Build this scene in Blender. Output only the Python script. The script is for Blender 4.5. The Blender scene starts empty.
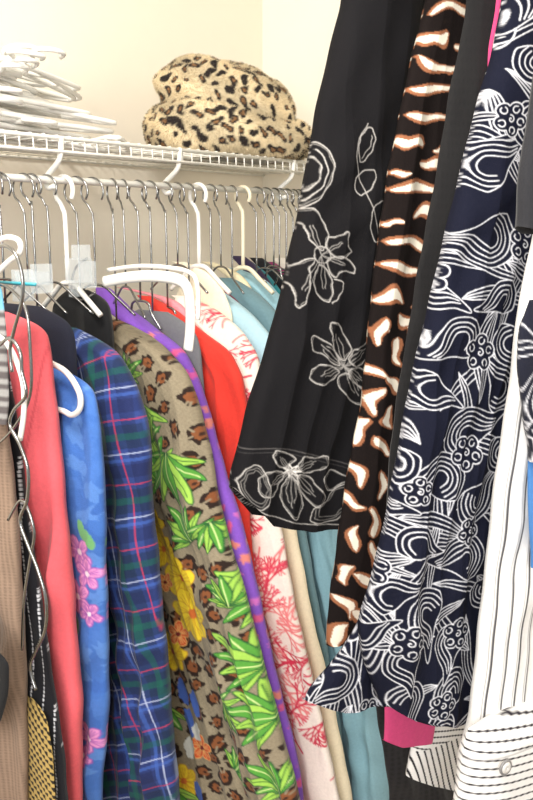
import bpy, math, random
import numpy as np
from mathutils import Vector
sc=bpy.context.scene
sc.view_settings.view_transform='Standard'
F=850.0; EYE=1.55; TH=math.atan(172/850)
FW=np.array([0,math.cos(TH),-math.sin(TH)]); UP=np.array([0,math.sin(TH),math.cos(TH)]); RT=np.array([1.,0,0])
CAM=np.array([0,0,EYE])
# closet axes: R runs along the lower rod, N is out of the back wall
N=np.array([.7828,-.6223,0]); R=np.array([.6223,.7828,0])
A2=np.array([.8486,.5291,0]); N2=np.array([.5291,-.8486,0])
ROD_N=-1.164
def ray(px,py): return FW+RT*((px-266.5)/F)+UP*((400-py)/F)
class Plane:
    def __init__(s,A,Nn,c,near): s.A=A; s.N=Nn; s.c=c; s.near=near
    def az(s,px,py):
        d=ray(px,py); t=s.c/np.dot(s.N,d); p=CAM+d*t
        return (float(np.dot(p,s.A)),float(p[2]))
    def w(s,a,off,z):
        a=np.asarray(a,float); off=np.asarray(off,float); z=np.asarray(z,float)
        return a[...,None]*s.A+(s.c+off)[...,None]*s.N+z[...,None]*np.array([0,0,1.])
def LP(c): return Plane(N,R,c,-1)
def RP(c): return Plane(A2,N2,c,1)
def lin(r,g,b):
    v=np.array([r,g,b],float)/255
    return np.where(v<=.04045,v/12.92,((v+.055)/1.055)**2.4)
# ---------- materials
def mat(name,col=None,rough=.8,attr=False,metal=0,bump=0.0,bscale=500,trans=0,sheen=0,alpha=1,noise=0,spec=None):
    m=bpy.data.materials.new(name); m.use_nodes=True; nt=m.node_tree; b=nt.nodes['Principled BSDF']
    b.inputs['Roughness'].default_value=rough; b.inputs['Metallic'].default_value=metal
    b.inputs['Transmission Weight'].default_value=trans; b.inputs['Sheen Weight'].default_value=sheen
    b.inputs['Alpha'].default_value=alpha
    if rough>.6: b.inputs['Specular IOR Level'].default_value=.25
    if spec is not None: b.inputs['Specular IOR Level'].default_value=spec
    tc=nt.nodes.new('ShaderNodeTexCoord')
    if attr:
        a=nt.nodes.new('ShaderNodeAttribute'); a.attribute_name='Col'; out=a.outputs['Color']
    else:
        rg=nt.nodes.new('ShaderNodeRGB'); rg.outputs[0].default_value=(*lin(*col),1); out=rg.outputs[0]
    if noise:
        n=nt.nodes.new('ShaderNodeTexNoise'); n.inputs['Scale'].default_value=bscale*.4; n.inputs['Detail'].default_value=4
        nt.links.new(tc.outputs['Object'],n.inputs['Vector'])
        mr=nt.nodes.new('ShaderNodeMapRange'); mr.inputs['To Min'].default_value=1-noise; mr.inputs['To Max'].default_value=1+noise
        nt.links.new(n.outputs['Fac'],mr.inputs['Value'])
        vm=nt.nodes.new('ShaderNodeVectorMath'); vm.operation='SCALE'
        nt.links.new(out,vm.inputs[0]); nt.links.new(mr.outputs[0],vm.inputs['Scale']); out=vm.outputs[0]
    nt.links.new(out,b.inputs['Base Color'])
    if bump:
        n=nt.nodes.new('ShaderNodeTexNoise'); n.inputs['Scale'].default_value=bscale
        nt.links.new(tc.outputs['Object'],n.inputs['Vector'])
        bp=nt.nodes.new('ShaderNodeBump'); bp.inputs['Strength'].default_value=bump; bp.inputs['Distance'].default_value=.002
        nt.links.new(n.outputs['Fac'],bp.inputs['Height']); nt.links.new(bp.outputs[0],b.inputs['Normal'])
    return m
M_cloth=mat('printed_cloth',rough=.85,attr=True,bump=.25,noise=.12,sheen=.1)
M_satin=mat('printed_cotton',rough=.9,attr=True,bump=.2,noise=.06,spec=.12)
M_fur=mat('fur',rough=.9,attr=True,sheen=.15)
M_white=mat('white_vinyl_wire',(240,238,230),rough=.35)
M_wplas=mat('white_plastic',(240,238,232),rough=.3)
M_cream=mat('cream_plastic',(232,222,196),rough=.4)
M_chrome=mat('chrome_wire',(150,150,150),rough=.22,metal=1)
M_clear=mat('clear_plastic',(225,232,235),rough=.06,alpha=.30)
M_wall=mat('wall_paint',(241,232,215),rough=.9,bump=.15,bscale=60,noise=.015)
M_wall2=mat('wall_paint_right',(246,239,224),rough=.9,bump=.15,bscale=60,noise=.015)
M_ceil=mat('ceiling_paint',(245,243,238),rough=.95)
M_floor=mat('carpet_floor',(150,135,115),rough=.95,bump=.5,bscale=300,noise=.2)
M_trim=mat('trim_paint',(245,245,240),rough=.4)
M_btn=mat('button_pearl',(215,212,208),rough=.3)
M_btn2=mat('button_rim',(130,128,128),rough=.3)
# ---------- mesh utils
def fastmesh(name,V,Q,material,col=None,smooth=True,parent=None):
    me=bpy.data.meshes.new(name); V=np.asarray(V,np.float32); Q=np.asarray(Q,np.int32)
    me.vertices.add(len(V)); me.vertices.foreach_set('co',V.ravel())
    k=Q.shape[1]
    me.loops.add(Q.size); me.loops.foreach_set('vertex_index',Q.ravel())
    me.polygons.add(len(Q)); me.polygons.foreach_set('loop_start',np.arange(len(Q),dtype=np.int32)*k)
    me.update(calc_edges=True); me.validate()
    me.polygons.foreach_set('use_smooth',np.full(len(me.polygons),smooth))
    if col is not None:
        at=me.color_attributes.new('Col','FLOAT_COLOR','POINT')
        c=np.ones((len(V),4),np.float32); c[:,:3]=col; at.data.foreach_set('color',c.ravel())
    me.materials.append(material)
    o=bpy.data.objects.new(name,me); sc.collection.objects.link(o)
    if parent: o.parent=parent
    return o
def empty(name):
    o=bpy.data.objects.new(name,None); sc.collection.objects.link(o); return o
def crom(pts,n=6,closed=False):
    P=[np.array(p,float) for p in pts]; out=[]; L=len(P)
    rng=range(L if closed else L-1)
    for i in rng:
        if closed: p0,p1,p2,p3=P[i-1],P[i],P[(i+1)%L],P[(i+2)%L]
        else: p0,p1,p2,p3=P[max(i-1,0)],P[i],P[i+1],P[min(i+2,L-1)]
        for j in range(n):
            t=j/n
            out.append(.5*((2*p1)+(-p0+p2)*t+(2*p0-5*p1+4*p2-p3)*t*t+(-p0+3*p1-3*p2+p3)*t**3))
    if not closed: out.append(P[-1])
    return np.array(out)
class MB:
    def __init__(s): s.V=[]; s.Q=[]; s.n=0
    def tube(s,pts,r,seg=8,closed=False,flat=1.0):
        P=np.asarray(pts,float); L=len(P)
        if closed: T=np.roll(P,-1,0)-np.roll(P,1,0)
        else: T=np.gradient(P,axis=0)
        T/=np.linalg.norm(T,axis=1)[:,None]+1e-12
        u=np.cross(T[0],[0,0,1.]); 
        if np.linalg.norm(u)<.1: u=np.cross(T[0],[0,1.,0])
        u/=np.linalg.norm(u); rings=[]
        ang=np.linspace(0,2*math.pi,seg,endpoint=False)
        for i in range(L):
            u=u-np.dot(u,T[i])*T[i]; u/=np.linalg.norm(u); v=np.cross(T[i],u)
            rings.append(P[i]+r*(np.cos(ang)[:,None]*u*flat+np.sin(ang)[:,None]*v))
        if not closed:
            rings=[np.repeat(P[:1],seg,0)]+rings+[np.repeat(P[-1:],seg,0)]
        V=np.concatenate(rings); K=len(rings)
        i=np.arange(K if closed else K-1)[:,None]; j=np.arange(seg)[None]
        a=i*seg+j; b=i*seg+(j+1)%seg; c=((i+1)%K)*seg+(j+1)%seg; d=((i+1)%K)*seg+j
        s.Q.append(np.stack([a,b,c,d],-1).reshape(-1,4)+s.n); s.V.append(V); s.n+=len(V)
    def box(s,cen,ax,ay,az):
        cen=np.array(cen,float); c=[]
        for k in (-1,1):
            for (i,j) in ((-1,-1),(1,-1),(1,1),(-1,1)): c.append(cen+i*np.array(ax)+j*np.array(ay)+k*np.array(az))
        q=np.array([[0,3,2,1],[4,5,6,7],[0,1,5,4],[1,2,6,5],[2,3,7,6],[3,0,4,7]])
        s.Q.append(q+s.n); s.V.append(np.array(c)); s.n+=8
    def done(s,name,material,smooth=True,parent=None):
        return fastmesh(name,np.concatenate(s.V),np.concatenate(s.Q),material,smooth=smooth,parent=parent)
# ---------- canvas (garment-plane pattern painter, metres)
class Canvas:
    def __init__(s,plane,a0,a1,z0,z1,base,res=.0012):
        s.p=plane; s.a0=a0; s.z0=z0; s.res=res
        s.W=int((a1-a0)/res)+2; s.H=int((z1-z0)/res)+2
        s.img=np.ones((s.H,s.W,3))*np.array(base)
    def pp(s,pts): return np.array([s.p.az(x,y) for x,y in pts])
    def _ij(s,p): return (p-np.array([s.a0,s.z0]))/s.res
    def poly(s,pts,col):
        q=s._ij(np.asarray(pts)); x0,y0=np.floor(q.min(0)).astype(int); x1,y1=np.ceil(q.max(0)).astype(int)+1
        x0=max(x0,0);y0=max(y0,0);x1=min(x1,s.W);y1=min(y1,s.H)
        if x1<=x0 or y1<=y0: return
        X,Y=np.meshgrid(np.arange(x0,x1),np.arange(y0,y1)); ins=np.zeros(X.shape,bool)
        for k in range(len(q)):
            ax,ay=q[k-1]; bx,by=q[k]
            if ay==by: continue
            c=((ay>Y)!=(by>Y))&(X<(bx-ax)*(Y-ay)/(by-ay)+ax); ins^=c
        s.img[y0:y1,x0:x1][ins]=col
    def stroke(s,pts,w,col,closed=False):
        q=s._ij(np.asarray(pts)); h=w/2/s.res
        if closed: q=np.vstack([q,q[:1]])
        for k in range(len(q)-1):
            a=q[k];b=q[k+1]
            x0=int(max(min(a[0],b[0])-h-1,0)); x1=int(min(max(a[0],b[0])+h+2,s.W)); y0=int(max(min(a[1],b[1])-h-1,0)); y1=int(min(max(a[1],b[1])+h+2,s.H))
            if x1<=x0 or y1<=y0: continue
            X,Y=np.meshgrid(np.arange(x0,x1),np.arange(y0,y1)); d=b-a; L=d@d+1e-9
            t=np.clip(((X-a[0])*d[0]+(Y-a[1])*d[1])/L,0,1)
            D=np.hypot(X-a[0]-t*d[0],Y-a[1]-t*d[1]); al=np.clip(h-D+.5,0,1)[...,None]
            v=s.img[y0:y1,x0:x1]; s.img[y0:y1,x0:x1]=v*(1-al)+np.array(col)*al
    def sample(s,a,z):
        x=np.clip((a-s.a0)/s.res,0,s.W-1.01); y=np.clip((z-s.z0)/s.res,0,s.H-1.01)
        i=x.astype(int); j=y.astype(int); fx=(x-i)[...,None]; fy=(y-j)[...,None]; I=s.img
        return (I[j,i]*(1-fx)+I[j,i+1]*fx)*(1-fy)+(I[j+1,i]*(1-fx)+I[j+1,i+1]*fx)*fy
def blob(cx,cz,rx,rz,ang=0,rough=.2,rs=None,n=18):
    ph=np.linspace(0,2*math.pi,n,endpoint=False); rs=rs or np.random
    rr=1+rough*rs.uniform(-1,1,n); x=rx*rr*np.cos(ph); z=rz*rr*np.sin(ph)
    return np.stack([cx+x*math.cos(ang)-z*math.sin(ang),cz+x*math.sin(ang)+z*math.cos(ang)],-1)
def scatter(rs,a0,a1,z0,z1,d,tries=6000):
    P=[]
    for _ in range(tries):
        p=np.array([rs.uniform(a0,a1),rs.uniform(z0,z1)])
        if all((p-q)@(p-q)>d*d for q in P): P.append(p)
    return P
# ---------- garment loft
def gsmooth(y,k):
    if k<2: return y
    w=np.hanning(2*k+1)[1:-1]; w/=w.sum(); p=len(w)//2
    return np.convolve(np.pad(y,p,mode='reflect',reflect_type='odd'),w,'valid')
def garment(name,pl,front,back=None,T=.024,res=.005,col=(128,128,128),colfn=None,seed=0,amp=.006,sleeve=.11,hem=None,top=None,material=None,parent=None,sway=.006,freq=1.0):
    fa=np.array([pl.az(*p) for p in front]); ztop=fa[0,1]; zb=fa[-1,1]
    if back is not None:
        ba=np.array([pl.az(*p) for p in back]); ztop=max(ztop,ba[0,1]); zb=min(zb,ba[-1,1])
    nz=int((ztop-zb)/res)+2; z=np.linspace(ztop,zb,nz)
    o=np.argsort(fa[:,1]); a1=np.interp(z,fa[o,1],fa[o,0]); k=int(.025/res); a1=gsmooth(a1,k)
    rs=np.random.RandomState(seed)
    dz=(ztop-z); a1=a1+np.clip(dz/.15,0,1)*(.0016*np.sin(z*rs.uniform(18,30)+seed)*np.sin(z*7+seed)+.0008*np.sin(z*rs.uniform(60,85)))
    if back is None: a0=np.clip(2*ROD_N-a1,ROD_N-.27,ROD_N-.03); a0=gsmooth(a0,k); a0=np.minimum(a0,a1-.04)
    else:
        o=np.argsort(ba[:,1]); a0=gsmooth(np.interp(z,ba[o,1],ba[o,0]),k)
    if back is not None and a0.mean()>a1.mean(): a0,a1=a1,a0
    wmax=(a1-a0).max(); nc=max(int(wmax/res),24); t=np.linspace(-1,1,nc); s_n=.75*t+.25*np.sin(t*math.pi/2)
    nf=max(nc//6,14); t=np.linspace(1,-1,nf+2)[1:-1]; s_f=.75*t+.25*np.sin(t*math.pi/2)
    S=np.concatenate([s_n,s_f])[None,:]; side=np.concatenate([np.ones(nc),-np.ones(nf)])[None,:]
    Z=z[:,None]+0*S; Wd=(a1-a0)[:,None]; Aa=a0[:,None]+(S+1)/2*Wd
    depth=(ztop-Z); env=np.clip(.25+depth/.30,0,1.2)
    lobe=np.sqrt(np.clip(1-np.abs(S)**3.5,0,1))+0*Z
    if sleeve:
        e=(a1[:,None]-Aa)
        l2=np.sqrt(np.clip(1-((e-sleeve/2)/(sleeve/2))**2,0,1)); bodyw=np.clip(Wd-sleeve*.7,.02,9)
        l1=.6*np.sqrt(np.clip(1-np.abs(((Aa-a0[:,None])/bodyw)*2-1)**3,0,1))
        mix=np.clip(depth/.12,0,1); lobe=lobe*(1-mix)+mix*np.maximum(l1,l2)
    Tt=T*np.clip((depth/.03),0,1)**.5
    rel=Aa-(a1[:,None] if seed%2==0 else .5*(a0+a1)[:,None])
    f=0*Z
    for i in range(4):
        kk=rs.uniform(8,24)*freq; ph=rs.uniform(0,6); sh=.016*np.sin(Z*rs.uniform(4,9)+rs.uniform(0,6))
        f+=(.55-np.abs(np.sin(math.pi*kk*(rel+sh)+ph)))*[1,.8,.6,.5][i]*(.65+.35*np.sin(Z*rs.uniform(5,12)+rs.uniform(0,6)))
    for i in range(4):
        kk=rs.uniform(4,12); mz=rs.uniform(5,16)*rs.choice([-1,1]); q=np.sin(2*math.pi*(kk*rel+mz*Z*.6)+rs.uniform(0,6)); f+=.34*np.sign(q)*(np.abs(q)**.8)*np.clip(np.sin(Z*rs.uniform(6,14)+rs.uniform(0,6)),0,1)
    fold=amp*f*env*np.clip(lobe*1.3,0,1)
    sw=sway*np.sin(rel*rs.uniform(14,24)+Z*rs.uniform(3,6)+rs.uniform(0,6))*env
    off=pl.near*(side*(lobe*Tt)+np.where(side>0,fold,0)*np.clip(depth/.03,0,1))+sw
    Z2=Z.copy()
    if hem is not None:
        h=np.array([pl.az(*p) for p in hem]); o=np.argsort(h[:,0]); Z2=np.maximum(Z2,np.interp(Aa,h[o,0],h[o,1]))
    V=pl.w(Aa,off,Z2).reshape(-1,3); K=nc+nf
    i=np.arange(nz-1)[:,None]; j=np.arange(K)[None]
    Q=np.stack([i*K+j,i*K+(j+1)%K,(i+1)*K+(j+1)%K,(i+1)*K+j],-1).reshape(-1,4)
    if colfn is not None: C=colfn(S+0*Z,Aa,Z2).reshape(-1,3)
    else: C=np.ones((len(V),3))*lin(*col)
    return fastmesh(name,V,Q,material or M_cloth,col=C,parent=parent)
# ================= ROOM
CN=-1.50; CR=1.87
def wp(n,r,z): return n*N+r*R+np.array([0,0,z])
def slab(name,n0,n1,r0,r1,z0,z1,m):
    b=MB(); b.box(wp((n0+n1)/2,(r0+r1)/2,(z0+z1)/2),N*(n1-n0)/2,R*(r1-r0)/2,np.array([0,0,(z1-z0)/2])); return b.done(name,m,smooth=False)
slab('wall_left',CN-.1,CN,-1.6,CR+.1,0,2.5,M_wall)
slab('wall_back',CN,1.8,CR,CR+.1,0,2.5,M_wall2)
slab('floor',CN-.1,1.8,-1.6,CR+.1,-.05,0,M_floor)
slab('ceiling',CN-.1,1.8,-1.6,CR+.1,2.5,2.55,M_ceil)
slab('baseboard_left',CN,CN+.015,-1.6,CR,0,.09,M_trim)
slab('baseboard_back',CN+.015,1.8,CR-.015,CR,0,.09,M_trim)
# ================= shelf + rods
pr=LP(.789); RODZ=pr.az(0,176)[1]; SHZ=pr.az(0,130)[1]; FN=ROD_N+.03
b=MB()
for r in np.arange(-.5,CR-.005,.0254):
    b.tube([wp(CN+.004,r,SHZ),wp(FN-.004,r,SHZ+.001),wp(FN,r,SHZ-.003),wp(FN+.001,r,SHZ-.024)],.0015,5)
for n,z,rr in ((FN,SHZ-.003,.0036),(FN+.001,SHZ-.024,.0028),(FN-.12,SHZ-.003,.0028),(FN-.24,SHZ-.003,.0028),(CN+.006,SHZ-.003,.003)):
    b.tube([wp(n,-.5,z),wp(n,CR-.002,z)],rr,8)
for r in (-.3,.2,.90,1.17,1.52,1.8):
    b.tube(crom([wp(FN+.001,r,SHZ-.0),wp(FN-.006,r,SHZ-.035),wp(ROD_N-.012,r,RODZ+.004),wp(ROD_N-.008,r,RODZ-.012),wp(ROD_N+.010,r,RODZ-.010)]),.0048,8)
for r in (-.3,1.83):
    b.tube([wp(FN,r+.01,SHZ-.01),wp(CN+.004,r+.01,SHZ-.34)],.004,8)
b.done('wire_closet_shelf',M_white)
b=MB(); b.tube([wp(ROD_N,-.5,RODZ),wp(ROD_N,CR-.001,RODZ)],.0060,12); b.done('hanging_rod',M_white)
ROD2A=.92; R2Z=2.05
def r2(c,z): return ROD2A*A2+c*N2+np.array([0,0,z])
b=MB(); b.tube([r2(-1.2,R2Z),r2(-.2,R2Z)],.012,14)
for c in (-1.17,-.25): b.tube([r2(c,R2Z),r2(c,2.5)],.008,10)
b.done('ceiling_hung_rod',M_white)
# ================= hangers
def hanger(name,base,ax,rodz,neck,an,az,m,r=.0016,rr=.021,bar=True):
    b=MB(); Z=np.array([0,0,1.]); pts=[]
    for a in np.linspace(215,-60,16):
        q=math.radians(a); pts.append(base+ax*(-1)*rr*math.cos(q)+Z*(rodz+.0065-rr+rr*math.sin(q)+ .0))
    zc=rodz+.0065-rr
    pts+= [base+ax*(-.004)*1+Z*(zc-rr*1.4), base+Z*(zc-rr*2.1), base+Z*neck]
    P=crom(pts,3); b.tube(P,r,8)
    arm=[base-ax*an+Z*az, base-ax*an*.55+Z*(neck+(az-neck)*.45), base-ax*.02+Z*(neck-.004), base+Z*neck, base+ax*.02+Z*(neck-.004), base+ax*an*.55+Z*(neck+(az-neck)*.45), base+ax*an+Z*az]
    b.tube(crom(arm,5),max(r*1.2,.002),8)
    if bar: b.tube([base-ax*an+Z*az,base+ax*an+Z*az],max(r,.0016),8)
    return b.done(name,m)
hr=np.random.RandomState(17)
def rackhanger(c,neckz,m=M_chrome,r=.0019,an=.15,drop=.09,bar=True):
    yaw=hr.uniform(-.35,.35) if m is M_chrome else 0; ax=N*math.cos(yaw)+R*math.sin(yaw)
    hanger('plastic_hanger' if m is not M_chrome else 'wire_hanger',ROD_N*N+c*R,ax,RODZ,neckz,an,neckz-drop,m,r,rr=hr.uniform(.019,.024),bar=bar)
# ================= LEFT RACK
def G(name,c,trace,hang=True,**k):
    pl=LP(c); o=garment(name,pl,trace,**k); 
    zt=pl.az(*trace[0])[1]
    if hang: rackhanger(c,zt-.02,an=.05,drop=.05,bar=False)
    return o
def rib(col,per,dk):
    base=lin(*col)
    def fn(S,a,z):
        m=(.5+.5*np.sin(2*math.pi*a/per))*(.6+.4*np.sin(2*math.pi*z/per*1.3)); return base*(1-dk*m[...,None])
    return fn
G('taupe_knit_sweater',.60,[(-40,360),(-10,380),(6,410),(14,480),(20,560),(22,680),(20,880)],colfn=rib((146,122,104),.006,.45),res=.002,seed=2,T=.02,amp=.009)
def pin(S,a,z):
    d=np.abs(((a+.012*np.sin(z*5))/.016)%1-.5)*.016
    c=np.ones(a.shape+(3,))*lin(20,20,26); m=((d<.0008)&((z/.006)%1<.7)); c[m]=lin(205,205,210); return c
G('pinstripe_dress',.645,[(-10,330),(5,345),(14,400),(24,460),(34,540),(46,620),(56,700),(64,760),(68,880)],colfn=pin,res=.0014,seed=3,T=.018,amp=.006)
def hound(S,a,z):
    u=(a/.012)%1; v=(z/.012)%1; m=((u<.5)^(v<.5))|((u+v)%1<.3)
    c=np.where(m[...,None],lin(180,152,88),lin(35,28,20)); return c
garment('woven_plaid_skirt',LP(.622),[(34,700),(46,715),(52,760),(56,880)],colfn=hound,res=.0018,seed=5,T=.01,amp=.002,sleeve=0)
zs=LP(.70).az(40,345)[1]
def coral(S,a,z):
    c=np.ones(a.shape+(3,))*lin(234,100,108); d=np.abs(a-(-.925+.18*(z-zs))); m=np.clip((.0014-d)/.001+.5,0,1)[...,None]*.45
    return c*(1-m)+lin(170,50,62)*m
G('coral_jacket',.70,[(8,312),(30,318),(45,326),(50,350),(55,400),(62,450),(69,520),(75,600),(80,700),(77,800),(74,880)],colfn=coral,res=.003,seed=4,T=.025,amp=.009)
# blue floral
pl=LP(.755); cv=Canvas(pl,-1.05,-.78,.45,1.45,lin(66,110,184),.0015); rs=np.random.RandomState(3)
for p in scatter(rs,-1.05,-.78,.45,1.4,.026): cv.poly(blob(*p,.010,.020,rs.uniform(0,3),.4,rs),lin(*[(72,116,189),(60,102,176),(86,130,198)][rs.randint(3)]))
def petalflower(cv,cx,cz,R0,c1,c2,c3,rs,n=5):
    r0=rs.uniform(0,6)
    for i in range(n):
        a=r0+i*2*math.pi/n; x=cx+R0*.6*math.cos(a); z=cz+R0*.6*math.sin(a)
        P=blob(x,z,R0*.5,R0*.36,a,.08,rs); cv.poly(P,c1); cv.stroke(P,.0015,c2,True)
        for d in(-.2,0,.2): cv.stroke([(cx,cz),(cx+R0*.85*math.cos(a+d),cz+R0*.85*math.sin(a+d))],.0013,c2)
    cv.poly(blob(cx,cz,R0*.2,R0*.2,0,.2,rs),c3)
for (x,y,s) in ((90,548,.024),(97,570,.022),(88,592,.026),(98,610,.018),(94,735,.024),(88,752,.018)):
    a,z=pl.az(x,y); petalflower(cv,a,z,s,lin(222,150,200),lin(150,80,170),lin(240,225,235),rs)
for (x,y) in ((94,526),(100,536),(84,620)):
    a,z=pl.az(x,y); cv.poly(blob(a,z,.007,.016,.3,.05,rs),lin(110,170,110))
for (x,y) in ((80,560),(82,600),(86,640)):
    a,z=pl.az(x,y); cv.stroke(crom([(a,z),(a+.006,z+.03),(a-.004,z+.06)],6),.002,lin(150,190,230))
G('blue_floral_blouse',.755,[(56,366),(78,374),(95,390),(102,430),(106,500),(108,600),(106,700),(101,760),(97,800),(92,880)],colfn=lambda S,a,z:cv.sample(a,z),res=.0018,seed=6,T=.022,amp=.008)
G('navy_cardigan',.80,[(40,306),(60,312),(74,328),(77,350),(80,400),(90,600),(98,880)],col=(28,30,44),seed=7,T=.02)
# plaid
def plaid(S,a,z):
    ang=.24; u=a*math.cos(ang)+z*math.sin(ang)+.006*np.sin(z*14); v=-a*math.sin(ang)*1.3+z*math.cos(ang)+.004*np.sin(a*40)
    P=.098
    def band(x,o,w): 
        d=np.abs((x/P-o+.5)%1-.5)*P; return np.clip((w/2-d)/.0009+.5,0,1)[...,None]
    c=np.ones(a.shape+(3,))*lin(46,64,124)
    for x in (u,v):
        c=c*(1-.55*band(x,.28,.036))+.55*lin(18,34,48)*band(x,.28,.036)
        c=c*(1-.5*band(x,.75,.020))+.5*lin(22,28,66)*band(x,.75,.020)
    for x in (u,v):
        b1=.45*band(x,.28,.010); c=c*(1-b1)+b1*lin(20,92,72)
        b1=.7*band(x,.02,.0019); c=c*(1-b1)+b1*lin(180,190,220)
        b1=.75*band(x,.54,.0019); c=c*(1-b1)+b1*lin(186,54,80)
        b1=.5*band(x,.92,.005); c=c*(1-b1)+b1*lin(66,100,180)
    return c
G('plaid_shirt',.86,[(76,328),(98,340),(118,356),(134,386),(146,430),(150,500),(158,560),(166,640),(173,720),(179,800),(184,880)],colfn=plaid,res=.0016,seed=8,T=.03,amp=.011)
G('black_knit_cardigan',.95,[(88,290),(106,297),(112,325),(118,400),(150,600),(170,880)],col=(24,24,26),seed=9,T=.02)
# leopard/jungle jacket
pl3=LP(1.03); cvL=Canvas(pl3,-1.46,-.72,.4,1.5,lin(142,130,108),.0013); rs=np.random.RandomState(11)
X,Y=np.meshgrid(np.arange(cvL.W),np.arange(cvL.H)); tex=.5+.5*np.sin(X*.9)*np.sin(Y*.9); cvL.img*= (1+.25*(rs.rand(cvL.H,cvL.W)-.5)+.12*(tex-.5))[...,None]
for p in scatter(rs,-1.3,-.72,.4,1.5,.034,12000):
    s=rs.uniform(.95,1.35); an=rs.uniform(0,3)
    cvL.poly(blob(*p,.0150*s,.0120*s,an,.24,rs),lin(42,28,22)); cvL.poly(blob(*p,.0094*s,.0070*s,an,.2,rs),lin(128,76,44))
    cvL.poly(blob(p[0]+.002,p[1],.003,.0025,an,.3,rs),lin(60,36,26))
    for i in range(2):
        q=an+rs.uniform(0,6); cvL.stroke([(p[0]+.008*math.cos(q),p[1]+.008*math.sin(q)),(p[0]+.018*math.cos(q),p[1]+.018*math.sin(q))],.003,lin(142,130,108))
def frond(cv,x,y,ang,L,rs,cols=((86,154,60),(158,202,84),(28,84,44)),n=8,spread=1.2):
    cx,cz=cv.p.az(x,y)
    for i in sorted(range(n),key=lambda i:-abs(i-(n-1)/2)):
        t=(i/(n-1)-.5)*2; a=ang+t*spread; l=L*(1-.35*abs(t))*rs.uniform(.85,1.1)
        d=np.array([math.cos(a),math.sin(a)]); nn=np.array([-d[1],d[0]]); bend=.3*t
        o=np.array([cx,cz]); w=l*.13
        pts=[o, o+d*l*.3+nn*(w+bend*l*.1), o+d*l*.65+nn*(w*.8+bend*l*.3), o+d*l+nn*bend*l*.6, o+d*l*.65+nn*(-w*.8+bend*l*.3), o+d*l*.3+nn*(-w+bend*l*.1)]
        P=crom(pts,4,True); cv.poly(P,lin(*cols[i%2])); cv.stroke(P,.0016,lin(*cols[2]),True)
        cv.stroke([o,o+d*l*.85+nn*bend*l*.45],.0015,lin(222,236,160) if i%2==0 else lin(*cols[2]))
for (x,y,s) in ((158,520,.030),(166,548,.030),(188,575,.044),(197,612,.046),(176,650,.034),(192,775,.03)):
    a,z=pl3.az(x,y); petalflower(cvL,a,z,s,lin(238,206,50),lin(206,150,40),lin(210,110,50),rs,n=7)
for (x,y,s) in ((182,632,.022),(170,580,.016),(206,745,.024)):
    a,z=pl3.az(x,y); petalflower(cvL,a,z,s,lin(216,90,50),lin(240,180,110),lin(120,40,40),rs)
for (x,y) in ((186,690),(198,702),(205,790),(192,720)):
    a,z=pl3.az(x,y); cvL.poly(blob(a,z,.010,.026,.3,.15,rs),lin(72,104,186))
for (x,y) in ((200,730),(194,745)):
    a,z=pl3.az(x,y); cvL.poly(blob(a,z,.012,.018,.3,.2,rs),lin(222,222,214))
for (x,y,an,L) in ((166,478,1.9,.115),(180,450,-1.5,.11),(135,374,.4,.06),(152,402,-1.7,.10),(160,440,2.2,.08),(206,535,2.3,.08),(218,520,-1.3,.06),(262,596,2.9,.10),(240,600,1.7,.06),(266,664,2.9,.105),(228,694,-.2,.07),(280,715,3.0,.10),(290,785,2.5,.08),(178,775,-1.6,.10),(172,700,-1.9,.07),(236,770,.8,.06)):
    frond(cvL,x,y,an,L,rs)
G('leopard_jungle_print_jacket',1.03,[(112,318),(135,330),(160,346),(184,372),(198,410),(208,450),(218,500),(234,560),(250,610),(266,670),(283,730),(300,800),(318,880)],colfn=lambda S,a,z:cvL.sample(a,z),res=.0017,seed=10,T=.032,amp=.011,sleeve=.13)
# purple
pl4=LP(1.09); cvP=Canvas(pl4,-1.2,-.7,.4,1.6,lin(132,84,190),.002); rs=np.random.RandomState(5)
for p in scatter(rs,-1.2,-.7,.4,1.36,.024,5000): cvP.poly(blob(*p,.009,.007,rs.uniform(0,3),.4,rs),lin(*[(216,90,140),(220,130,120),(204,110,190),(206,90,160)][rs.randint(4)]))
G('purple_floral_robe',1.09,[(110,288),(124,308),(150,326),(184,350),(203,388),(216,430),(228,480),(244,530),(255,580),(267,640),(281,700),(295,760),(314,880)],colfn=lambda S,a,z:cvP.sample(a,z),res=.003,seed=12,T=.026,amp=.004)
G('gray_cardigan',1.12,[(168,312),(184,320),(197,332),(202,350),(205,380),(225,600),(240,880)],col=(110,110,114),seed=13,T=.012,amp=.002)
G('red_blouse',1.16,[(150,296),(175,312),(205,335),(230,352),(242,380),(248,430),(245,480),(250,540),(264,620),(280,740),(310,880)],col=(216,58,46),res=.003,seed=14,T=.022,amp=.009)
# coral branch print
pl6=LP(1.22); cvC=Canvas(pl6,-1.25,-.7,.4,1.6,lin(244,230,218),.0013); rs=np.random.RandomState(8)
def branch(cv,p,a,l,d,w,col):
    if d==0 or l<.004: return
    q=p+l*np.array([math.cos(a),math.sin(a)]); cv.stroke([p,q],w,col)
    branch(cv,q,a+rs.uniform(.12,.45),l*.85,d-1,w*.85,col); branch(cv,q,a-rs.uniform(.12,.45),l*.85,d-1,w*.85,col)
for p in scatter(rs,-1.15,-.72,.55,1.55,.034): branch(cvC,p,rs.uniform(0,6.3),.019,5,.0042,lin(*[(210,50,78),(222,76,98),(234,130,130)][rs.randint(3)]))
G('coral_branch_print_shirt',1.22,[(185,296),(212,308),(240,330),(256,355),(264,400),(270,480),(284,540),(300,620),(320,700),(340,800),(354,880)],colfn=lambda S,a,z:cvC.sample(a,z),res=.002,seed=16,T=.025,amp=.006)
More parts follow.
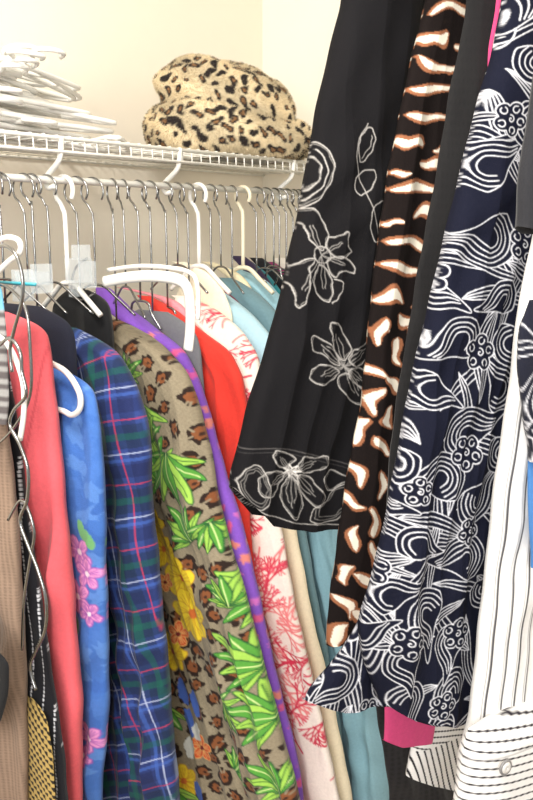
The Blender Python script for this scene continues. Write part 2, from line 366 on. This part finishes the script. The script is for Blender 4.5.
G('sky_blue_shirt',1.285,[(196,280),(218,290),(250,314),(272,338),(282,380),(288,480),(296,540),(312,620),(332,700),(350,800),(362,880)],colfn=lambda S,a,z:np.where((z>1.15)[...,None],lin(170,202,214),lin(232,218,188)),seed=17,T=.025,amp=.003)
G('slate_teal_coat',1.35,[(232,278),(255,292),(275,310),(290,340),(296,420),(308,530),(324,620),(338,700),(352,800),(362,880)],col=(104,134,142),seed=18,T=.026)
G('light_blue_dress',1.43,[(236,268),(262,280),(290,310),(310,360),(335,480),(355,560),(375,640),(386,720),(392,800),(400,880)],col=(146,186,198),seed=20,T=.034,amp=.010)
k=21
for c,x,y,col in ((1.49,244,256,(52,40,70)),(1.535,252,262,(40,130,140)),(1.58,262,258,(30,30,34)),(1.625,274,262,(140,50,100)),(1.67,284,258,(236,230,220)),(1.72,292,262,(90,90,100))):
    G(['plum_top','teal_top','black_top','magenta_top','ivory_top','charcoal_top'][k-21],c,[(x,y),(x+14,y+12),(x+28,y+30),(x+36,y+60),(x+50,y+200),(x+60,y+450)],col=col,seed=k,T=.017,amp=.002); k+=1
def leafy(S,a,z): return np.where(((np.sin(a*260+np.sin(z*180)*2)*np.sin(z*230+a*90))>.45)[...,None],lin(225,225,225),lin(34,36,50))
for nm,c,tr,cl,fn in (('ivory_shirt',1.255,[(186,262),(206,268),(222,284),(232,310),(240,420),(250,560)],(236,228,204),None),('pink_print_shirt',1.19,[(128,288),(160,292),(182,304),(196,330),(205,420)],(232,150,160),None),('maroon_shirt',1.315,[(206,284),(228,292),(244,308),(252,340),(258,460)],(120,40,60),None),('cream_shirt',1.385,[(214,262),(236,270),(250,284),(262,310),(270,420)],(226,214,180),None),('navy_floral_shirt',1.40,[(240,292),(262,302),(280,318),(290,340),(294,420)],(40,44,70),leafy)):
    G(nm,c,tr,col=cl,colfn=fn,seed=60+len(nm),T=.011,amp=.002,hang=False,res=.003)
rs=np.random.RandomState(4)
for c,m,r in ((.80,M_chrome,.0018),(.845,M_chrome,.0018),(.89,M_chrome,.0018),(.925,M_wplas,.004),(.985,M_chrome,.0018),(1.055,M_chrome,.0017),(1.19,M_chrome,.0018),(1.25,M_wplas,.004),(1.315,M_chrome,.0017),(1.385,M_cream,.004),(1.46,M_chrome,.0017),(1.51,M_chrome,.0017),(1.56,M_chrome,.0017),(1.60,M_chrome,.0017),(1.65,M_chrome,.0017),(1.70,M_chrome,.0016),(1.76,M_chrome,.0016)):
    pcx=LP(c); zn=pcx.az(150,264 if c>1.1 else 288)[1]
    rackhanger(c,zn,m,r,an=.08,drop=.05,bar=False)
# white clip hanger in front of the rack
pw=LP(.94)
def W(pl,x,y,off=0): a,z=pl.az(x,y); return pl.w(a,off,z)
e=empty('clip_hanger')
b=MB(); b.tube(crom([W(pw,x,y) for x,y in ((104,282),(125,278),(150,276),(176,279),(187,288),(190,308),(190,330),(188,350))],6),.0095,10,flat=.5)
b.tube(crom([W(pw,x,y,.0) for x,y in ((108,270),(140,266),(172,268),(192,274),(198,290),(198,320))],6),.0035,8)
b.done('hanger_bar',M_wplas,parent=e)
b=MB(); c=W(pw,88,270,-.02)
b.box(c,N*.02,R*.012,np.array([0,0,.020])); b.box(c+N*.008+np.array([0,0,.03]),N*.012,R*.01,np.array([0,0,.012])); b.box(c-N*.012+np.array([0,0,-.03]),N*.006,R*.008,np.array([0,0,.014])); b.box(c+N*.022+np.array([0,0,-.006]),N*.007,R*.013,np.array([0,0,.022]))
b.done('clip_body',M_clear,smooth=False,parent=e)
b=MB(); b.tube(crom([W(pw,x,y,-.01) for x,y in ((92,258),(80,268),(76,290),(86,300),(100,292))],5),.002,8); b.done('clip_spring',M_chrome,parent=e)
pw=LP(.66); e=empty('clear_clip_hanger')
b=MB(); c=W(pw,32,278,0); b.box(c,N*.022,R*.01,np.array([0,0,.008])); b.box(c+N*.02,N*.006,R*.012,np.array([0,0,.018])); b.box(c-N*.02+np.array([0,0,-.01]),N*.006,R*.012,np.array([0,0,.02])); b.done('clip',M_clear,smooth=False,parent=e)
b=MB(); b.tube([W(pw,8,282,-.012),W(pw,44,284,-.012)],.0022,8); b.done('clip_pin',mat('teal_plastic',(60,160,175),rough=.4),parent=e)
pw=LP(.728); b=MB(); b.tube(crom([W(pw,x,y) for x,y in ((20,345),(45,360),(66,372),(79,392),(80,408),(72,415),(60,410),(30,405))],5),.0042,10); b.done('plastic_hanger',M_wplas)
def chromehang(name,c,traces,r=.0018,m=M_chrome):
    p=LP(c); b=MB()
    for t in traces: b.tube(crom([W(p,x,y) for x,y in t],6),r,8)
    return b.done(name,m)
chromehang('tiered_skirt_hanger',.555,[[(-14,262),(0,246),(14,252),(22,275),(22,300),(14,330),(10,350),(12,372)],[(0,345),(10,338),(20,352),(22,372),(26,395),(14,410),(10,425),(20,445),(28,470),(27,500),(20,520),(28,545),(38,570),(46,600),(45,630),(36,650),(30,668),(36,690)]],.0020)
chromehang('wire_hanger',.575,[[(-20,300),(-2,285),(14,292),(26,310),(30,345),(30,395),(12,430),(-10,450)],[(8,520),(22,500),(34,530),(30,560),(24,600),(22,650)]])
chromehang('plastic_hanger',.565,[[(-10,248),(4,238),(18,240),(20,252),(8,262),(-10,280)],[(-12,330),(8,345),(22,378),(24,410),(20,440)]],.0032,M_wplas)
garment('black_scarf',LP(.53),[(-30,628),(-4,634),(10,650),(11,690),(2,725),(-12,745)],col=(22,22,24),T=.014,seed=31,sleeve=0,amp=.003)
garment('striped_gray_tank',LP(.57),[(-30,262),(0,280),(4,320),(6,370),(6,400),(4,425)],colfn=lambda S,a,z:np.where((z>1.46)[...,None],lin(110,170,200),np.where((((z/.014)%1)<.5)[...,None],lin(150,148,146),lin(90,84,84))),res=.003,T=.012,seed=33,sleeve=0,amp=.002)
# ================= RIGHT GROUP
TW=.0011
pj=RP(-1.02); cj=Canvas(pj,.3,1.25,1.0,2.0,lin(24,23,25),.0009)
th=lin(190,185,180)
def sk(pts,w=TW,closed=True,n=6,col=None,dup=0,sc_=.07):
    col=th if col is None else col
    P=crom(pts,n,closed); P=P+.7*np.sin(np.arange(len(P))*1.3+pts[0][0])[:,None]*np.array([.6,.4]); cj.stroke(cj.pp(P),w,col,closed)
    if dup:
        c=P.mean(0)
        for k in range(dup):
            Q=c+(P-c)*(1-sc_*(k+1))+1.1*np.sin(np.arange(len(P))*.9+k)[:,None]*np.array([.5,.5]); cj.stroke(cj.pp(Q),w*.75,col*.45,closed)
def fan(cx,cy,tips,n=3,sp=.10,w=.0009):
    for (x,y) in tips:
        for k in range(n):
            q=(k-(n-1)/2)*sp; dx,dy=x-cx,y-cy; L=.9-.12*abs(k-(n-1)/2)
            sk([(cx,cy),(cx+.5*dx-dy*q,cy+.5*dy+dx*q),(cx+dx*L-dy*q*.5,cy+dy*L+dx*q*.5)],w,closed=False,col=th*.6)
sk([(303,136),(314,142),(322,158),(321,178),(312,198),(299,210),(301,196),(310,184),(314,168),(310,154),(302,148)],dup=1)
sk([(302,202),(314,186),(318,168),(314,150)],closed=False); sk([(298,160),(306,164),(306,176),(297,182)],closed=False)
for pet in ([(311,250),(303,240),(301,226),(297,214),(306,208),(313,218),(318,232),(316,244)],[(316,248),(318,238),(326,236),(334,232),(334,244),(338,252),(326,258)],[(316,260),(328,256),(339,262),(341,272),(330,270),(322,276)],[(310,264),(318,272),(321,286),(318,300),(310,296),(304,284),(305,272)],[(305,258),(300,268),(300,284),(296,302),(290,306),(289,290),(286,276),(294,262)]):
    sk(pet,dup=1)
sk([(309,246),(318,250),(318,260),(308,262),(304,254)],dup=1); fan(311,255,((304,220),(332,240),(336,266),(315,294),(292,296)),2)
sk([(322,278),(330,282),(326,294),(320,302)],closed=False)
for pet in ([(328,362),(320,360),(312,352),(303,348),(302,334),(312,338),(322,346)],[(331,358),(322,346),(320,334),(318,322),(326,322),(332,332),(338,346)],[(336,358),(340,348),(348,344),(358,338),(360,348),(354,358),(344,364)],[(338,366),(350,366),(359,374),(358,386),(346,382),(336,374)],[(333,370),(344,380),(356,392),(352,402),(338,396),(326,380)],[(327,368),(322,376),(310,382),(300,376),(304,366),(314,362)]):
    sk(pet,dup=1)
fan(332,364,((308,340),(322,328),(355,344),(354,380),(350,396),(306,374)),3,.12)
sk([(343,150),(346,138),(354,130),(358,142),(354,156),(345,164)]); sk([(340,186),(346,174),(358,172),(356,186),(346,196)]); sk([(356,208),(366,202),(374,216),(368,232),(360,242),(354,226)])
sk([(352,126),(341,150),(344,176),(352,200),(366,244)],.0009,closed=False); sk([(346,160),(354,148),(355,138)],.0008,closed=False)
sk([(236,447),(270,444),(310,453),(350,464)],.0012,closed=False,col=lin(86,83,82)); sk([(236,451),(270,448),(310,457),(350,468)],.0008,closed=False,col=lin(66,64,64))
for pet in ([(276,462),(268,462),(262,454),(264,446),(274,448),(284,454)],[(286,462),(292,452),(304,454),(316,452),(316,462),(304,466),(292,468)],[(286,470),(298,472),(304,480),(314,492),(306,502),(296,494),(287,482)],[(281,472),(288,486),(292,500),(284,514),(274,502),(270,490),(274,478)],[(274,470),(268,480),(262,490),(250,490),(248,476),(256,468),(266,466)]):
    sk(pet,dup=1,sc_=.1)
star=[]
for i in range(14):
    a=i*math.pi/7; rr=(8 if i%2==0 else 3.2); star.append((280+rr*math.cos(a),466+rr*.8*math.sin(a)))
cj.stroke(cj.pp(star),.0016,lin(225,220,214),True); cj.stroke(cj.pp([(277,466),(283,466)]),.005,lin(225,220,214))
fan(280,466,((266,450),(308,456),(306,494),(280,506),(256,482)),3,.1)
sk([(231,478),(240,464),(250,462),(256,474),(258,490),(250,504),(238,496)],dup=2,sc_=.14); sk([(300,516),(304,502),(316,496),(326,484),(346,474),(347,488),(338,502),(324,516)],dup=2,sc_=.14)
sk([(230,486),(246,504),(268,512),(290,518),(330,520)],.0009,closed=False); sk([(312,474),(322,466),(336,472),(346,470),(332,482),(318,486)],dup=1,sc_=.12)
e=empty('black_embroidered_jacket')
garment('sleeve',pj,[(345,-45),(344,0),(333,45),(319,110),(309,165),(301,215),(290,270),(277,320),(261,370),(247,410),(237,445),(228,478),(230,540)],
  [(425,-45),(415,30),(402,100),(392,180),(382,260),(378,330),(366,400),(354,460),(350,500),(348,540)],T=.034,res=.0012,colfn=lambda S,a,z:cj.sample(a,z),sleeve=0,amp=.0042,seed=40,hem=[(200,440),(228,484),(262,520),(300,526),(350,524)],material=M_satin,sway=.004,parent=e)
garment('body',RP(-1.075),[(352,-60),(385,0),(388,100),(390,300),(392,560)],[(480,-60),(490,0),(490,100),(480,300),(470,560)],T=.016,col=(20,19,21),sleeve=0,seed=41,parent=e,sway=.003)
# tiger
pt=RP(-.95); ct=Canvas(pt,.4,1.3,.75,2.0,lin(24,18,17),.0011); rs=np.random.RandomState(9)
left=np.array([(436,-45),(428,0),(405,90),(388,170),(375,250),(368,330),(360,400),(347,470),(340,530),(332,600),(330,640)],float)
right=np.array([(468,-45),(462,20),(445,100),(432,190),(418,280),(405,370),(397,450),(388,520),(378,600),(368,645)],float)
def stripeblob(x,y,w,h,ang,bend=0):
    t=np.linspace(-1,1,13); hw=h/2*(1-np.abs(t)**3)**.5*(1+.25*np.sin(t*3+rs.uniform(0,6))); mid=bend*h*(t**2-.4)+.12*h*np.sin(t*4+rs.uniform(0,6))
    c,s=math.cos(ang),math.sin(ang)
    def tr(k,kw): 
        X=np.concatenate([t*w/2*kw,(t*w/2*kw)[::-1]]); Y=np.concatenate([mid-hw*k,(mid+hw*k)[::-1]]); return np.stack([x+X*c-Y*s,y+X*s+Y*c],-1)
    ct.poly(ct.pp(tr(1,1)),lin(146,94,66)); ct.poly(ct.pp(tr(.54,.90)+rs.uniform(-.8,.8,2)),lin(232,222,204))
y=-40; side=1
while y<330:
    xl=np.interp(y,left[:,1],left[:,0]); xr=np.interp(y,right[:,1],right[:,0]); w=xr-xl; side=-side
    if rs.rand()<.4: stripeblob(xl+w*.5,y,w*rs.uniform(.85,1.1),rs.uniform(10,13),rs.uniform(-.1,.35),rs.uniform(-.8,.8))
    else:
        stripeblob(xl+w*(.25 if side>0 else .75),y,w*rs.uniform(.5,.7),rs.uniform(12,18),rs.uniform(-.2,.4),rs.uniform(-.6,.6))
        stripeblob(xl+w*(.86 if side>0 else .10),y+9,w*.34,7,rs.uniform(-.3,.3))
    y+=rs.uniform(22,29)
y=335
while y<650:
    xl=np.interp(y,left[:,1],left[:,0]); xr=np.interp(y,right[:,1],right[:,0]); w=xr-xl
    for f,q in ((.12,0),(.5,14),(.9,4)):
        stripeblob(xl+w*(f+rs.uniform(-.08,.08)),y+q+rs.uniform(-5,5),rs.uniform(22,34),rs.uniform(9,13),1.25+rs.uniform(-.7,.7),rs.uniform(-.6,.6))
    y+=rs.uniform(30,36)
garment('tiger_print_blouse',pt,[(436,-45),(428,0),(405,90),(388,170),(375,250),(368,330),(360,400),(347,470),(338,530),(330,600),(326,655)],
  [(490,-45),(490,20),(475,100),(462,190),(448,280),(435,370),(427,450),(418,520),(408,600),(395,655)],T=.02,res=.0015,colfn=lambda S,a,z:ct.sample(a,z),sleeve=0,amp=.005,seed=42,hem=[(320,648),(345,636),(400,645)],material=M_satin,sway=.003)
garment('black_knit_top',RP(-.895),[(468,-45),(463,20),(447,100),(433,190),(417,290),(403,380),(396,440),(391,480),(388,540)],
  [(560,-45),(555,20),(540,100),(525,190),(505,290),(485,380),(470,440),(460,480),(450,540)],T=.018,res=.003,colfn=rib((26,25,26),.005,.3),sleeve=0,amp=.006,seed=43)
garment('pink_blouse',RP(-.862),[(500,-45),(495,10),(489,45),(487,80),(478,160),(440,400),(405,600),(385,700),(382,760)],
  [(560,-45),(555,20),(550,45),(550,80),(520,160),(480,400),(460,600),(440,700),(430,760)],T=.007,col=(205,70,120),sleeve=0,amp=.001,seed=44,hem=[(370,735),(400,746),(440,742)],sway=.001)
# swirl print
ps=RP(-.81); NV=lin(21,23,38); csw=Canvas(ps,.45,1.15,.85,1.9,NV,.0008); rs=np.random.RandomState(21); WH=lin(222,222,228); LW=.00115
def comma(cv,p,ang,R0,turn,gap=.0066):
    """large curling wave: nested crescents that sweep round and run out into a long tail"""
    p=np.array(p); n=int(R0/gap)+1
    def rot(Q): 
        Q=Q*np.array([turn,1]); c,s=math.cos(ang),math.sin(ang); return p+np.stack([Q[:,0]*c-Q[:,1]*s,Q[:,0]*s+Q[:,1]*c],-1)
    full=crom([(R0*.9,-R0*.3),(R0,0),(R0*.72,R0*.68),(0,R0*.95),(-R0*.72,R0*.62),(-R0*1.0,0),(-R0*1.15,-R0*.7),(-R0*1.6,-R0*1.35),(-R0*.8,-R0*1.1),(-R0*.1,-R0*.75),(R0*.5,-R0*.6)],5,True)
    cv.poly(rot(full),NV); cv.stroke(rot(full),LW,WH,True)
    for k in range(1,n):
        r=R0-k*gap
        if r<.006: break
        Q=crom([(r*.85,-r*.45-.15*R0),(r,-.02*R0),(r*.7,r*.66),(0,r*.92),(-r*.74,r*.6),(-r*1.02,0),(-r*.95-.12*R0,-R0*.62),(-r*.6-.60*R0,-R0*1.05)],5)
        cv.stroke(rot(Q),LW,WH)
def stems(cv,p,ang,L,curl,n=4,gap=.0072):
    d=np.array([math.cos(ang),math.sin(ang)]); nn=np.array([-d[1],d[0]]); t=np.linspace(0,1,16)
    def line(o): return np.array(p)[None]+d*(t*L)[:,None]+nn*(curl*L*t**2+o*gap*np.sin(math.pi*t)**.6*(n-1)/2)[:,None]
    P=np.concatenate([line(1.0),line(-1.0)[::-1]]); cv.poly(P,NV)
    for k in range(n): cv.stroke(line(-1+2*k/(n-1)),LW,WH)
for p in scatter(rs,.45,1.15,.85,1.9,.050,9000):
    stems(csw,p,rs.uniform(0,6.3),rs.uniform(.11,.17),rs.uniform(-.6,.6),rs.randint(3,6))
for p in scatter(rs,.45,1.15,.85,1.9,.060,9000):
    comma(csw,p,rs.uniform(0,6.3),rs.uniform(.024,.038),rs.choice([-1,1]))
for p in scatter(rs,.45,1.15,.85,1.9,.090,4000):
    r0=rs.uniform(0,6); R0=rs.uniform(.019,.026); ph=np.linspace(0,2*math.pi,70,endpoint=False); rr=R0*(.66+.34*np.abs(np.sin(2.5*ph+r0))**.6)
    P=np.stack([p[0]+rr*np.cos(ph),p[1]+rr*np.sin(ph)],-1); csw.poly(P,NV); csw.stroke(P,LW,WH,True)
    for i in range(5):
        a=((i+.5)*math.pi-r0)/2.5; q=np.array([p[0]+R0*.62*math.cos(a),p[1]+R0*.62*math.sin(a)]); ph2=np.linspace(0,5.2,10)+a
        csw.stroke(np.stack([q[0]+R0*.19*np.cos(ph2),q[1]+R0*.19*np.sin(ph2)],-1),LW,WH)
    ph2=np.linspace(1,8,20); csw.stroke(np.stack([p[0]+R0*.03*ph2*np.cos(ph2),p[1]+R0*.03*ph2*np.sin(ph2)],-1),LW,WH)
e=empty('navy_swirl_print_shirt')
garment('sleeve',ps,[(514,-45),(506,10),(496,60),(480,120),(462,190),(445,260),(425,340),(408,410),(395,470),(382,540),(368,590),(358,625),(360,650),(372,685),(380,712)],
  [(585,-45),(580,60),(572,150),(556,240),(540,300),(524,400),(510,480),(497,560),(490,620),(484,660),(478,700),(474,725)],T=.034,res=.0011,colfn=lambda S,a,z:csw.sample(a,z),sleeve=0,amp=.007,seed=46,hem=[(360,690),(400,710),(440,716),(478,706)],material=M_satin,sway=.004,parent=e)
garment('cuff_flap',RP(-.835),[(372,570),(360,620),(345,645),(325,672),(306,692),(302,720)],[(440,570),(430,620),(425,650),(420,680),(415,700),(410,720)],T=.014,res=.0012,colfn=lambda S,a,z:csw.sample(a,z),sleeve=0,amp=.004,seed=47,hem=[(290,690),(305,700),(340,709),(372,700),(420,708)],material=M_satin,sway=.002,parent=e)
# striped shirt
def stripes(nst,wd=.10):
    def fn(S,a,z):
        x=(S+1)/2*nst; d=np.abs(x%1-.5)*1.0; d2=np.abs((x+.18)%1-.5)
        c=np.ones(a.shape+(3,))*lin(232,230,228); m=np.clip((wd/2-d)/.05+.5,0,1)[...,None]; m2=.6*np.clip((wd/4-d2)/.05+.5,0,1)[...,None]
        return (c*(1-m)+lin(45,42,48)*m)*(1-m2)+lin(70,66,70)*m2
    return fn
e=empty('striped_white_shirt')
garment('sleeve',RP(-.735),[(552,-45),(548,150),(535,240),(521,300),(511,380),(501,450),(491,520),(484,590),(479,650),(472,720),(462,760)],
  [(660,-45),(660,150),(650,240),(640,300),(630,380),(620,450),(612,520),(604,590),(598,650),(590,720),(585,760)],T=.03,res=.0016,colfn=stripes(14,.13),sleeve=0,amp=.006,seed=50,material=M_satin,parent=e,sway=.003)
pc=RP(-.70); zcuff=pc.az(505,738)[1]
def hst(S,a,z):
    q=z+.12*a; d=np.abs((q/.0115)%1-.5); c=np.ones(a.shape+(3,))*lin(232,230,228); m=np.clip((.10-d)/.05+.5,0,1)[...,None]; c=c*(1-m)+lin(44,40,46)*m
    s_=np.clip((.0012-np.abs(z-zcuff))/.001+.5,0,1)[...,None]*.5; return c*(1-s_)+lin(150,146,146)*s_
garment('cuff',pc,[(468,728),(462,760),(457,800),(452,840)],[(600,728),(600,760),(600,800),(600,840)],T=.034,res=.0014,colfn=hst,sleeve=0,amp=.001,seed=51,material=M_satin,parent=e,sway=.001)
pb=RP(-.70+.0365)
def ringp(px,py,rad,off):
    a,z=pb.az(px,py); return [pb.w(a+rad*math.cos(t),off,z+rad*math.sin(t)) for t in np.linspace(0,2*math.pi,24,endpoint=False)]
b=MB(); b.tube(ringp(505,767,.0088,.001),.0020,8,closed=True); b.done('button_rim',M_btn2,parent=e)
b=MB(); b.tube(ringp(505,767,.0042,.000),.0046,8,closed=True); b.done('cuff_button',M_btn,parent=e)
def hst2(S,a,z):
    q=z+.25*a; d=np.abs((q/.010)%1-.5); c=np.ones(a.shape+(3,))*lin(230,228,226); m=np.clip((.12-d)/.05+.5,0,1)[...,None]; return c*(1-m)+lin(30,28,34)*m
def vst2(S,a,z):
    d=np.abs(((a+.3*z)/.011)%1-.5); c=np.ones(a.shape+(3,))*lin(230,228,226); m=np.clip((.14-d)/.05+.5,0,1)[...,None]
    v=c*(1-m)+lin(30,28,34)*m; return np.where((z>zc_)[...,None],hst2(S,a,z),v)
zc_=RP(-.905).az(430,742)[1]
garment('striped_cuff_blouse',RP(-.905),[(425,640),(420,710),(412,745),(406,778),(406,800)],[(480,640),(474,710),(470,745),(466,780),(464,800)],T=.016,res=.0016,colfn=vst2,sleeve=0,amp=.002,seed=52,hem=[(400,774),(430,782),(470,790)],material=M_satin,sway=.001)
garment('black_lace_dress',RP(-.985),[(365,640),(372,690),(380,740),(388,800),(392,880)],[(470,640),(500,690),(520,740),(530,800),(530,880)],T=.016,colfn=rib((34,32,34),.012,.7),res=.003,sleeve=0,seed=53,amp=.005)
garment('charcoal_knit_sleeve',RP(-.655),[(545,-45),(534,70),(524,130),(515,190),(512,240)],[(640,-45),(630,70),(620,130),(612,190),(600,240)],T=.02,col=(38,38,42),sleeve=0,seed=54,amp=.003,hem=[(505,222),(530,234),(600,236)])
garment('navy_patterned_sleeve',RP(-.665),[(530,300),(519,330),(518,370),(524,410),(532,450)],[(620,300),(615,330),(610,370),(600,410),(590,450)],T=.016,colfn=lambda S,a,z:csw.sample(a,z*.8+.2),res=.002,sleeve=0,seed=55,amp=.002)
garment('blue_denim_sleeve',RP(-.68),[(532,420),(527,450),(526,500),(528,548)],[(600,420),(600,450),(595,500),(590,548)],T=.012,col=(70,120,180),sleeve=0,seed=56,amp=.002)
for c in (-1.04,-.95,-.895,-.862,-.81,-.735,-.66):
    hanger('wire_hanger',ROD2A*A2+c*N2,A2,R2Z+.006,1.955,.17,1.90,M_chrome,.002,rr=.024)
# ================= HAT
uu=ray(228,150); t=-1.27/np.dot(N,uu); hc=CAM+uu*t; hc[2]=SHZ+.002
nu,nv=220,150; tv=np.linspace(0,1,nv)
prof=[(.0,.120),(.004,.150),(.018,.172),(.040,.182),(.066,.182),(.088,.172),(.102,.158),(.104,.148),(.100,.141),(.110,.140),(.135,.146),(.160,.142),(.184,.124),(.200,.094),(.208,.045),(.209,.0005)]
pz=np.array([p[0] for p in prof]); pr_=np.array([p[1] for p in prof])
arc=np.concatenate([[0],np.cumsum(np.hypot(np.diff(pz),np.diff(pr_)))]); arc/=arc[-1]
zz=gsmooth(np.interp(tv,arc,pz),3); rr=np.abs(gsmooth(np.interp(tv,arc,pr_),3)); rr[-1]=.0005
U=np.linspace(0,2*math.pi,nu,endpoint=False)[None]; Zh=zz[:,None]; Rh=rr[:,None]; crown=np.clip((tv[:,None]-.50)/.10,0,1)
lump=1+.024*np.sin(3*U+1+Zh*14)+.018*np.sin(7*U+.5-Zh*30)+.014*np.sin(11*U+Zh*50)
X=Rh*np.cos(U)*lump-.016*crown; Y=Rh*np.sin(U)*lump*.74+.014*crown
brimh=1+.16*np.cos(U-2.9)+.07*np.sin(3*U+1)
Z=Zh*(1-crown)*brimh+crown*(Zh*(1+.035*np.cos(U-2.9))+.005*np.sin(X*55+Y*40)*(Zh/.2)+.10*Zh*(brimh-1)*(1-np.clip((tv[:,None]-.6)/.3,0,1)))
Z=Z-.08*np.clip(X,0,1)*(Zh/.2)*1.5
# pressed dent running across the crown
Z=Z-.010*crown*np.exp(-((X*.7+Y+.01)/.022)**2)*np.clip((Zh-.14)/.05,0,1)
HV=np.stack([X+0*Z,Y+0*Z,Z],-1).reshape(-1,3)
rs=np.random.RandomState(2)
seeds=HV[rs.choice(len(HV),2600)]; keep=[]
for s_ in seeds:
    if all(np.sum((s_-q)**2)>.0205**2 for q in keep): keep.append(s_)
keep=np.array(keep); kdir=rs.normal(size=keep.shape)*np.array([1,.5,.7]); kdir/=np.linalg.norm(kdir,axis=1)[:,None]; krad=rs.uniform(.0058,.0090,len(keep)); ring=rs.rand(len(keep))<.55
def leo(Pts):
    Pts=Pts+.0028*np.stack([np.sin(Pts[:,2]*210+Pts[:,1]*90),np.sin(Pts[:,0]*190),np.sin(Pts[:,0]*230+Pts[:,1]*150)],-1)
    D=Pts[:,None,:]-keep[None]; dl=np.einsum('ijk,jk->ij',D,kdir); q=np.sqrt(np.clip((D**2).sum(-1)-.75*dl**2,0,None))/krad
    m=q.argmin(1); d=q[np.arange(len(Pts)),m]; isr=ring[m]
    k=np.clip((d-1)/.22+.5,0,1)
    inner=np.clip((.48-d)/.15+.5,0,1)*isr
    tone=lin(226,208,172)*(1-.25*(.5+.5*np.sin(Pts[:,0]*40+Pts[:,2]*60))[:,None]); brown=lin(146,108,72)
    c=lin(44,35,31)*(1-k)[:,None]+tone*k[:,None]; return c*(1-inner[:,None])+brown*inner[:,None]
i=np.arange(nv-1)[:,None]; j=np.arange(nu)[None]
Q=np.stack([i*nu+j,i*nu+(j+1)%nu,(i+1)*nu+(j+1)%nu,(i+1)*nu+j],-1).reshape(-1,4)
e=empty('leopard_fur_hat')
fastmesh('hat_felt',HV+hc,Q,M_fur,col=leo(HV),parent=e)
ar=np.linalg.norm(np.cross(HV[Q[:,1]]-HV[Q[:,0]],HV[Q[:,3]]-HV[Q[:,0]]),axis=1); ar/=ar.sum()
ns=70000; qi=Q[rs.choice(len(Q),size=ns,p=ar)]; w1=rs.rand(ns,1); w2=rs.rand(ns,1)
root=(HV[qi[:,0]]*(1-w1)+HV[qi[:,1]]*w1)*(1-w2)+(HV[qi[:,3]]*(1-w1)+HV[qi[:,2]]*w1)*w2
nrm=np.cross(HV[qi[:,1]]-HV[qi[:,0]],HV[qi[:,3]]-HV[qi[:,0]]); nrm/=np.linalg.norm(nrm,axis=1)[:,None]+1e-9
dr=nrm+.30*rs.normal(size=nrm.shape)+np.array([.2,0,-.3]); dr/=np.linalg.norm(dr,axis=1)[:,None]
L=rs.uniform(.004,.0075,(ns,1)); sd=np.cross(dr,rs.normal(size=dr.shape)); sd/=np.linalg.norm(sd,axis=1)[:,None]
tv_=np.stack([root-sd*.0005,root+sd*.0005,root+dr*L],1).reshape(-1,3)
cc=np.repeat(leo(root)*rs.uniform(.85,1.2,(ns,1)),3,0)
fastmesh('hat_fur',tv_+hc,np.arange(ns*3).reshape(-1,3),M_fur,col=cc,smooth=False,parent=e)
# ================= pile of hangers on shelf
b=MB(); rs=np.random.RandomState(15)
def flat_hanger(b,cen,yaw,tiltx,tilty,r=.0045):
    out=[(-.20,-.005),(-.19,.012),(-.10,.055),(-.02,.088),(0,.092),(.02,.088),(.10,.055),(.19,.012),(.20,-.005),(.19,-.014),(.1,-.016),(0,-.016),(-.1,-.016),(-.19,-.014)]
    hk=[(0,.092),(0,.12),(.008,.135),(.024,.15),(.024,.172),(.006,.186),(-.014,.182),(-.022,.166)]
    a=np.array([math.cos(yaw),math.sin(yaw),math.tan(tiltx)]); c=np.array([-math.sin(yaw),math.cos(yaw),math.tan(tilty)])
    f=lambda P:np.array([cen+a*x+c*y_ for x,y_ in P])
    b.tube(f(crom(out,4,True)),r,8,closed=True); b.tube(f(crom(hk,4)),r*.85,8)
    b.tube(f(crom([(-.12,.044),(-.10,.03),(0,.03),(.10,.03),(.12,.044)],4)),r*.8,6)
base=wp(-1.25,.82,SHZ+.012); yr=math.atan2(R[1],R[0])
for k in range(24):
    flip=(k%2==1); cen=base+R*rs.uniform(-.14,.07)+N*((.02 if not flip else -.05)+rs.uniform(-.03,.03))+np.array([0,0,.0046*k])
    tx=rs.uniform(-.10,.03)*(1 if not flip else -1)
    ty=rs.uniform(-.03,.12) if not flip else rs.uniform(-.12,.16)
    flat_hanger(b,cen,yr+rs.uniform(-.30,.30)+(math.pi if flip else 0),tx,ty)
b.done('plastic_hanger_pile',M_wplas)
b=MB(); flat_hanger(b,wp(-1.33,1.10,SHZ+.008),yr-1.95,.0,.0); b.done('plastic_hanger',M_wplas)
# ================= lights + camera
def area(name,loc,tgt,size,power,col):
    l=bpy.data.lights.new(name,'AREA'); l.size=size; l.energy=power; l.color=col
    o=bpy.data.objects.new(name,l); sc.collection.objects.link(o); o.location=loc
    o.rotation_euler=(Vector(tgt)-Vector(loc)).to_track_quat('-Z','Y').to_euler()
area('ceiling_light',(-.25,.45,2.44),(-.1,1.0,1.0),.40,24,(1,.965,.90))
area('camera_side_light',(-.3,-1.2,1.9),(.1,1.4,1.2),.9,60,(1,.985,.955))  # broad unseen area light behind the camera, aimed at the clothes
w=bpy.data.worlds.new('world'); sc.world=w; w.use_nodes=True
w.node_tree.nodes['Background'].inputs[0].default_value=(1,.98,.95,1); w.node_tree.nodes['Background'].inputs[1].default_value=.52
cd=bpy.data.cameras.new('camera'); cd.sensor_fit='VERTICAL'; cd.sensor_height=36; cd.lens=36*F/800; cd.clip_start=.02
co=bpy.data.objects.new('camera',cd); sc.collection.objects.link(co); co.location=(0,0,EYE); co.rotation_euler=(math.pi/2-TH,0,0)
sc.camera=co
